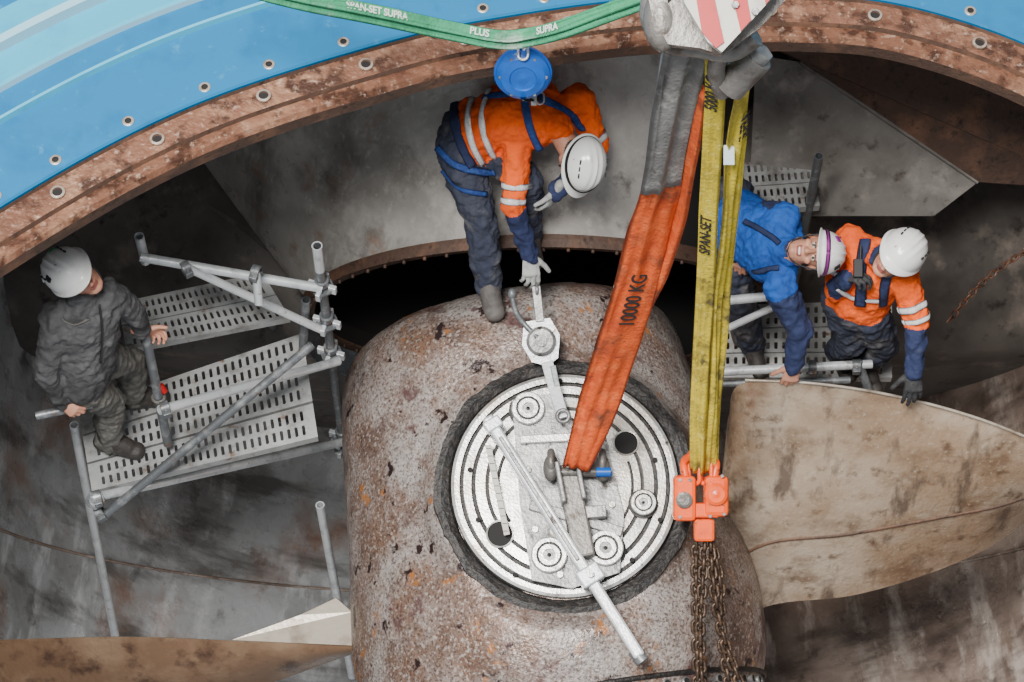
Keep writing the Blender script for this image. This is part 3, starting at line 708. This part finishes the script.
def person(J,spec):
    par=empty('construction_worker')
    b=spec.get('bulk',1.0); lg=spec.get('leg',1.0)
    pel=(J['hL']+J['hR'])/2; nk=J['nk']; shc=(J['sL']+J['sR'])/2
    side=(J['sR']-J['sL']).normalized(); hside=(J['hR']-J['hL']).normalized()
    mid=pel.lerp(shc,.48); low=pel.lerp(shc,.12); hi=pel.lerp(shc,.85)
    if 'arch' in spec: mid=mid+spec['arch']; hi=hi+spec['arch']*.5
    bones=[]
    def bn(p0,r0,p1,r1,lab,flat=1,sd=None): bones.append((p0,p1,r0*b,r1*b,flat,sd,lab))
    bn(J['hL'],.100,J['hR'],.100,'pelvis',1.0)
    bn(pel,.145,low,.148,'pelvis',.80,hside)
    bn(low,.150,mid,.152,'torso',.78,(hside+side))
    bn(mid,.152,hi,.165,'torso',.76,side)
    bn(hi,.150,shc.lerp(nk,.3),.115,'torso',.74,side)
    bn(J['sL'],.072,J['sR'],.072,'torso'); bn(shc,.085,nk,.062,'torso'); bn(nk,.066,nk+(J['hd']-nk)*.25,.066,'collar')
    for S in 'LR':
        bn(J['s'+S],.070,J['e'+S],.055,'uarm'+S); bn(J['e'+S],.055,J['w'+S],.040,'farm'+S)
        bn(J['h'+S],.100*lg,J['k'+S],.072*lg,'thigh'+S); 
        cm=J['k'+S].lerp(J['a'+S],.35); bn(J['k'+S],.070*lg,cm,.071*lg,'calf'+S); bn(cm,.071*lg,J['a'+S],.060*lg,'calf'+S)
    mb=MB()
    for (p0,p1,r0,r1,fl,sd,lab) in bones: mb.limb(p0,r0,p1,r1,fl,sd)
    me=remesh(mb,.0085,5,.040,.055)
    cen=np.empty(len(me.polygons)*3); me.polygons.foreach_get('center',cen); cen=cen.reshape(-1,3)
    best=np.full(len(cen),1e9); bi=np.zeros(len(cen),int); bt=np.zeros(len(cen))
    for i,(p0,p1,r0,r1,fl,sd,lab) in enumerate(bones):
        a=np.array(p0);d=np.array(p1-p0); L2=max(d@d,1e-9); t=np.clip(((cen-a)@d)/L2,0,1)
        ds=np.linalg.norm(cen-a-t[:,None]*d,axis=1)-(r0+(r1-r0)*t)
        m_=ds<best; best[m_]=ds[m_]; bi[m_]=i; bt[m_]=t[m_]
    for k in spec['mats']: me.materials.append(M[k])
    idx=[spec['map'](bones[i][6],t,V(c)) for i,t,c in zip(bi,bt,cen)]
    me.polygons.foreach_set('material_index',idx)
    bvh=BVHTree.FromPolygons([v.co.copy() for v in me.vertices],[list(p.vertices) for p in me.polygons])
    link_mesh(me,'clothed_body',par)
    mb=MB()
    for (lab,t,w,mt) in spec.get('bands',[]):
        bb=[x for x in bones if x[6]==lab][0]; p=bb[0].lerp(bb[1],t); d=(bb[1]-bb[0]).normalized(); s,u=perp(d); r=bb[2]+(bb[3]-bb[2])*t
        pts=[];nr=[]
        for k in range(33):
            a=2*math.pi*k/32; q=p+(s*math.cos(a)+u*math.sin(a))*r; dr=(q-p).normalized()
            hit=bvh.ray_cast(p,dr,.12)
            loc=hit[0] if hit[0] else q
            pts.append(loc+dr*.003); nr.append(dr)
        mb.ribbon(pts,nr,w,.006,M[mt],n=4)
    for (pl,w,mt) in spec.get('straps',[]):
        pts=[];nr=[]
        for q in cr([V((x,y,0)) for x,y in pl],10):
            hit=bvh.ray_cast(CAM,ray(q.x,q.y).normalized(),40)
            if hit[0] is None: continue
            pts.append(hit[0]+hit[1]*.006); nr.append(hit[1])
        if len(pts)<5: continue
        for _ in range(6):
            pts=[pts[0]]+[(pts[i-1]+pts[i]*2+pts[i+1])/4 for i in range(1,len(pts)-1)]+[pts[-1]]
            nr=[nr[0]]+[(nr[i-1]+nr[i]*2+nr[i+1]).normalized() for i in range(1,len(nr)-1)]+[nr[-1]]
        pts=[p+n_*.004 for p,n_ in zip(pts,nr)]
        mb.ribbon(pts,nr,w,.008,M[mt],n=4)
    if mb.v: mb.build('straps_and_tape',par)
    build_head(par,J['hd'],J['fw'],J['up'],spec['helmet'],nk)
    for S in 'LR':
        hs_=spec['hand'+S]
        build_hand(par,J['w'+S],hs_[0],hs_[1],S=='L',hs_[2],M[hs_[3]],hs_[4] if len(hs_)>4 else 1.05,name='hand_left' if S=='L' else 'hand_right')
        build_boot(par,J['a'+S],J['k'+S],spec['toe'+S],M[spec['boot']],spec.get('bk',1.0))
    return par,bvh
# --- centre worker
J=dict(hR=H(458,148,.46),hL=H(470,122,.50),nk=H(553,118,.66),sR=H(519,136,.58),sL=H(580,100,.64),
 eR=H(513,204,.34),wR=H(530,256,.06),eL=H(597,148,.42),wL=H(556,192,.28),
 kR=H(481,220,.12),aR=H(488,284,-.20),kL=H(526,180,.34),aL=H(528,234,-.15),hd=H(579,162,.60))
J['fw']=V((-.25,-.35,-.8)); J['up']=V((.45,-.62,.45))
JC=J
def mp(l,t,c):
    if l in('torso','uarmL','uarmR','collar'): return 0
    if l.startswith('farm'): return 0 if t<.12 else 1
    return 2
person_c,bv=person(J,dict(mats=['orange','navy','navyt'],map=mp,bulk=1.12,leg=1.06,bk=1.2,arch=V((0,.03,.07)),bands=[('uarmR',.72,.035,'reflect'),('uarmR',.94,.035,'reflect'),('uarmL',.8,.04,'reflect')],
 straps=[([(474,94),(468,118),(472,142),(482,164)],.035,'reflect'),
         ([(490,90),(482,116),(486,140),(494,158)],.035,'reflect'),
         ([(460,92),(454,112),(460,140),(472,166)],.05,'navy'),
         ([(524,92),(528,120),(536,142),(544,158)],.040,'harn'),
         ([(530,94),(552,104),(572,116),(584,130)],.040,'harn'),
         ([(484,98),(505,95),(528,96)],.036,'harn'),
         ([(438,148),(455,164),(478,172),(496,172)],.040,'harn'),
         ([(443,170),(460,188),(486,194)],.030,'harn')],
 helmet=dict(band=M['strapb']),handR=(V((.03,-.36,-.30)),V((-.2,.4,-.6)),.5,'gloveg',1.22),handL=(V((-.3,-.2,-.6)),V((-.5,.2,-.3)),.5,'gloveg',1.1),
 toeR=V((.25,-1,0)),toeL=V((.2,-1,0)),boot='bootg'))
# --- left worker
J=dict(hR=H(80,384,.15),hL=H(96,358,.17),nk=H(80,298,.76),sR=H(57,318,.66),sL=H(108,294,.68),
 eR=H(45,372,.36),wR=H(62,402,.12),eL=H(131,310,.42),wL=H(143,330,.20),
 kR=H(110,402,-.22),aR=H(108,440,-.61),kL=H(130,362,-.22),aL=H(133,396,-.61),hd=H(75,275,.93))
J['fw']=V((.72,-.62,.34)); J['up']=V((-.62,-.02,.72))
def mp(l,t,c): return 0 if l in('torso','uarmL','uarmR','collar','farmL','farmR') or (l=='pelvis' and c.z>.10) else 1
person(J,dict(mats=['gjack','gtrou'],map=mp,bulk=1.08,bk=1.1,helmet=dict(patches=[(-.05,-.05,.09,M['green_s']),(.06,.03,.08,M['strapb']),(.07,-.04,.06,M['paper'])]),
 straps=[([(98,304),(101,330),(99,362)],.012,'strapb'),([(62,318),(74,324),(88,318)],.01,'gtrou')],
 handR=(V((.5,-.25,-.35)),V((.1,.6,-.6)),.75,'skin',1.0),handL=(V((.35,.2,-.4)),V((.2,-.8,-.1)),.8,'skin',1.0),
 toeR=V((1,-.25,0)),toeL=V((1,.15,0)),boot='boot'))
# --- blue jacket worker
J=dict(hR=H(732,196,.08),hL=H(728,238,-.02),nk=H(782,251,.31),sL=H(780,288,.19),sR=H(785,218,.34),
 eL=H(800,332,-.02),wL=H(793,366,-.17),eR=H(752,212,.16),wR=H(742,252,.0),
 kL=H(740,300,-.38),aL=H(752,345,-.81),kR=H(728,262,-.36),aR=H(735,312,-.81),hd=H(813,252,.41))
J['fw']=V((-.20,-.50,.87)); J['up']=V((.97,-.12,.10))
def mp(l,t,c):
    if l in('torso',): return 0
    if l in ('collar','uarmL','uarmR','farmL','farmR'): return 1
    return 2
person(J,dict(mats=['royal','navy','navyt'],map=mp,bulk=1.14,helmet=dict(band=M['purple'],smile=True,patches=[(-.06,.05,.07,M['strapb']),(.06,.06,.07,M['purple'])]),
 straps=[([(745,222),(765,232),(780,244)],.03,'navy'),([(748,272),(765,270),(780,268)],.03,'navy')],
 handL=(V((-.04,-.18,-.38)),V((0,.6,-.6)),.55,'skin',1.10),handR=(V((-.1,-.3,-.5)),V((.2,.5,-.3)),.5,'skin'),
 toeR=V((.2,-1,0)),toeL=V((.3,-1,0)),boot='boot'))
# --- orange jacket worker (right)
J=dict(hR=H(842,298,-.1),hL=H(868,312,-.12),nk=H(878,258,.34),sL=H(903,276,.27),sR=H(850,240,.28),
 eL=H(917,322,.08),wL=H(914,372,-.11),eR=H(836,290,.06),wR=H(848,278,.26),
 kR=H(852,342,-.45),aR=H(838,350,-.81),kL=H(884,345,-.5),aL=H(864,362,-.81),hd=H(897,256,.47))
J['fw']=V((-.62,-.70,.22)); J['up']=V((.55,.05,.80))
def mp(l,t,c):
    if l in('uarmL','uarmR'): return 0
    if l=='torso': return 0 
    if l.startswith('farm'): return 0 if t<.1 else 1
    if l=='collar': return 1
    return 2
person(J,dict(mats=['orange','navy','navyt'],map=mp,bulk=1.10,bands=[('uarmL',.62,.04,'reflect'),('uarmR',.6,.04,'reflect'),('uarmL',.9,.03,'reflect')],
 straps=[([(866,240),(862,262),(862,285),(860,305)],.06,'navy'),([(888,272),(884,290),(882,305)],.05,'navy'),([(838,288),(855,298),(880,300)],.035,'reflect')],
 helmet=dict(),handL=(V((0,-.28,-.26)),V((0,.5,-.7)),.40,'gloveb',1.22),handR=(V((.3,-.2,.35)),V((.5,-.5,-.1)),.9,'gloveb',1.05),
 toeR=V((.4,-1,0)),toeL=V((.4,-1,0)),boot='boot'))
mb=MB(); c=H(858,268,.36)
mb.box(c,(XX,UP,NN),(.022,.045,.016),M['strapb'],.004); mb.tube([c+UP*.045+XX*.012,c+UP*.11+XX*.014],.006,M['strapb'],8)
mb.build('handheld_radio')
# ------------------------------------------------------------------ SLINGS
def sling(name,pts,ws,nrm,th,mat,folds,texts=(),seed=1,n=14):
    par=empty(name); P=cr(pts,14); W=interp(ws,len(P))
    mb=MB(); mb.ribbon(P,nrm,W,th,mat,folds,n,seed); mb.build('webbing',par)
    for (t,body,size,mt,off) in texts:
        i=int(t*(len(P)-1)); d=(P[max(i-3,0)]-P[min(i+3,len(P)-1)]).normalized()
        nn=(nrm-d*nrm.dot(d)).normalized(); text('lettering',body,P[i]+nn*(th/2+off),d,nn,size,mt,par)
    return par,P
par,P=sling('orange_round_sling',[R(664,180,1.95),R(650,230,1.6),R(634,290,1.2),R(618,345,.85),R(600,400,.5),R(577,466,.16)],[.19,.2,.20,.21,.21,.15],NN+XX*.15,.035,M['osling'],.032,[(.42,'10000 KG',.10,M['ink'],.020)])
mb=MB()
P2=cr([R(703,90,2.6),R(694,150,2.2),R(680,210,1.7),R(660,270,1.3),R(645,310,1.05)],10)
mb.ribbon(P2,NN-XX*.6,interp([.05,.08,.1,.1,.05],len(P2)),.03,M['osling'],.015,8,4); mb.build('second_strand',par)
mb=MB()
P2=cr([R(700,-60,3.5),R(690,10,3.2),R(684,60,2.85),R(672,120,2.42),R(662,186,1.93)],10)
mb.ribbon(P2,NN+XX*.2,interp([.2,.2,.21,.21,.2],len(P2)),.05,M['gsling'],.04,14,2); mb.build('wear_sleeve',par)
yp=[R(717,35,3.1),R(714,110,2.55),R(710,190,2.0),R(706,270,1.45),R(702,340,1.0),R(699,410,.6),R(697,470,.25)]
sling('yellow_round_sling',yp,[.085,.085,.09,.09,.085,.085,.08],NN-XX*.25,.03,M['ysling'],.022,[(.13,'5000 KG',.075,M['ink'],.012),(.42,'SPAN-SET',.07,M['ink'],.012)])
yp=[R(744,80,2.8),R(739,130,2.4),R(731,190,2.0),R(724,270,1.42),R(719,340,.96),R(714,410,.56),R(710,470,.22)]
par,P=sling('yellow_round_sling',yp,[.10,.10,.10,.095,.085,.085,.075],NN+XX*.35,.03,M['ysling'],.026,[(.15,'SUPRA',.07,M['ink'],.012)],seed=7)
mb=MB(); c=R(729,155,2.32); mb.box(c,(XX,UP,NN),(.022,.04,.002),M['paper'],.001); mb.build('paper_label',par)
gp=[R(230,-22,2.6),R(300,-4,2.4),R(370,10,2.15),R(450,27,1.9),R(500,36,1.8),R(526,34,1.78),R(560,26,1.9),R(610,8,2.1),R(680,-18,2.4)]
par,P=sling('green_lifting_strap',gp,[.055]*9,NN+UP*.1,.012,M['grsling'],.012,[(.26,'SPAN-SET SUPRA',.042,M['inkg'],.006),(.44,'PLUS',.042,M['inkg'],.006),(.72,'SUPRA',.042,M['inkg'],.006)])
for o in par.children:
    if o.type=='FONT': o.rotation_euler.rotate_axis('Z',math.pi)
mb=MB(); P3=[p-UP*.032-NN*.03 for p in P]; mb.ribbon(P3,NN,.045,.012,M['grsling'],.012,6,9); mb.build('second_strand',par)
# fall arrester
mb=MB(); c=R(523,73,1.5)
ax=(NN*.8-UP*.6).normalized()
mb.lathe(c-ax*.05,ax,[(0,0),(.09,0),(.118,.02),(.122,.05),(.118,.075),(.095,.095),(.06,.105),(.055,.098),(.03,.098),(0,.102)],M['bplas'],48)
mb.torus(c+ax*.0,ax,.121,.008,M['bplas'],40,8)
for k in range(6):
    a=k*math.pi/3; s,u=perp(ax); p=c+ax*.03+(s*math.cos(a)+u*math.sin(a))*.1; mb.cyl(p,p+ax*.012,.008,M['plate_d'],8)
mb.box(c+UP*.12,(XX,UP,NN),(.025,.03,.02),M['bplas'],.008)
stad(mb,R(523,50,1.62),UP,XX,.085,.022,.006,M['galv']); stad(mb,R(524,40,1.72),UP,(NN+XX*.3).normalized(),.08,.02,.006,M['galv'])
anchor=JC['nk'].lerp((JC['sL']+JC['sR'])/2,.6)+V((-.04,-.05,.25))
e=bv.find_nearest(anchor)[0]
pts=cr([c-UP*.12,(c-UP*.12).lerp(e,.35)+XX*-.01,(c-UP*.12).lerp(e,.7),e+NN*.02],8)
mb.ribbon(pts,NN,.026,.006,M['strapb'],0,2)
mb.box((c-UP*.12).lerp(e,.6)+NN*.01,(XX,UP,NN),(.014,.03,.01),M['galv'],.004)
stad(mb,e+NN*.03,UP,XX,.06,.02,.005,M['galv'])
mb.build('fall_arrester_block')
# crane hook block
mb=MB()
pl=[(684,-40),(684,2),(708,42),(722,52),(750,22),(775,-5),(780,-40)]
mb.slab([R(x,y,3.45) for x,y in pl][::-1],NN,.05,M['white'])
for st in ([(690,-40),(706,-40),(724,42),(716,48),(702,32)],[(724,-40),(740,-40),(751,20),(741,31)],[(757,-40),(772,-40),(775,-6),(766,4)]):
    mb.slab([R(x,y,3.462) for x,y in st][::-1],NN,.012,M['red'])
mb.slab([R(x,y,3.3) for x,y in [(640,-40),(652,15),(668,44),(700,48),(722,55),(760,28),(790,-5),(790,-40)]][::-1],NN,.08,M['castg'])
mb.ell(R(662,20,3.25),(XX,UP,NN),(.07,.12,.06),M['castg'])
mb.tube(cr([R(655,-10,3.2),R(652,18,3.2),R(668,40,3.15),R(700,46,3.1),R(730,50,3.1),R(755,35,3.15)],6),.045,M['castg'],14)
mb.cyl(R(728,88,2.85),R(758,56,2.95),.065,M['castg']); mb.cyl(R(754,60,2.95),R(763,50,2.98),.05,M['plate_d'],6)
mb.tube(cr([R(722,92,2.8),R(716,70,2.95),R(722,48,3.1)],6),.035,M['castg'],12)
for x,y in ((735,5),(755,12)):
    p=R(x,y,3.46); mb.cyl(p,p+NN*.02,.014,M['plate_d'],6)
mb.build('crane_hook_block')
# chain hoist
mb=MB(); w=.25
mb.box(R(684,498,w),(XX,UP,NN),(.055,.11,.06),M['hook_or'],.02)
mb.box(R(716,496,w),(XX,UP,NN),(.060,.10,.05),M['hook_or'],.025)
mb.lathe(R(716,494,w+.05),NN,[(.055,0),(.055,.02),(.04,.03),(.02,.03),(0,.035)],M['hook_or'],28)
mb.lathe(R(684,500,w+.06),NN,[(.04,0),(.04,.015),(.025,.02),(0,.02)],M['castg'],24)
mb.box(R(700,510,w-.01),(XX,UP,NN),(.09,.035,.045),M['hook_or'],.01)
mb.box(R(704,530,w),(XX,UP,NN),(.05,.055,.04),M['hook_or'],.015)
for x in (694,706): stad(mb,R(x,468,w),UP,(NN*.5+XX).normalized(),.16,.03,.012,M['hook_or'])
mb.tube(cr([R(686,478,w),R(684,462,w),R(694,455,w+.05),R(706,455,w+.05),R(716,462,w),R(714,478,w)],6),.02,M['hook_or'],10)
mb.cyl(R(676,516,w+.03),R(692,516,w+.03),.016,M['castg'],8)
for x,y in ((680,480),(690,480),(680,517),(722,476),(710,516),(724,514)):
    p=R(x,y,w+.055); mb.cyl(p,p+NN*.012,.009,M['plate_d'],6)
mb.build('chain_hoist')
mb=MB()
for pl in ([(696,538,.2),(696,600,.2),(697,660,.2),(698,720,.2)],[(705,540,.2),(702,590,.22),(700,640,.22),(704,720,.2)],[(710,540,.2),(714,590,.22),(724,640,.2),(742,690,.2),(750,720,.2)],[(712,540,.18),(720,585,.18),(722,640,.16),(735,720,.18)]):
    chain(mb,cr([R(*q) for q in pl],8),.066,.020,.0095,M['chain'])
mb.build('hoist_chain')
# ------------------------------------------------------------------ CAMERA & LIGHT
cd=bpy.data.cameras.new('camera'); cam=bpy.data.objects.new('camera',cd); bpy.context.collection.objects.link(cam)
cd.lens=F/1024*36; cd.sensor_width=36; cam.location=CAM; cam.rotation_euler=(math.radians(90)-E,0,0); cd.clip_end=200
bpy.context.scene.camera=cam
ld=bpy.data.lights.new('hall_skylight','AREA'); ld.shape='RECTANGLE'; ld.size=3.5; ld.size_y=2.2; ld.energy=2400; ld.color=(1,.97,.925)
lo=bpy.data.objects.new('hall_skylight',ld); bpy.context.collection.objects.link(lo); lo.location=(-1.8,-4.2,12)
lo.rotation_euler=(V((0,0.3,-1))-lo.location).to_track_quat('-Z','Y').to_euler()
sd=bpy.data.lights.new('sun','SUN'); sd.energy=2.7; sd.angle=math.radians(7); sd.color=(1,.96,.90)
so=bpy.data.objects.new('sun',sd); bpy.context.collection.objects.link(so); so.rotation_euler=V((.26,.12,-1)).to_track_quat('-Z','Y').to_euler()
w=bpy.data.worlds.new('hall_ambient'); bpy.context.scene.world=w; w.use_nodes=True
w.node_tree.nodes['Background'].inputs[0].default_value=(.90,.95,1,1); w.node_tree.nodes['Background'].inputs[1].default_value=.56
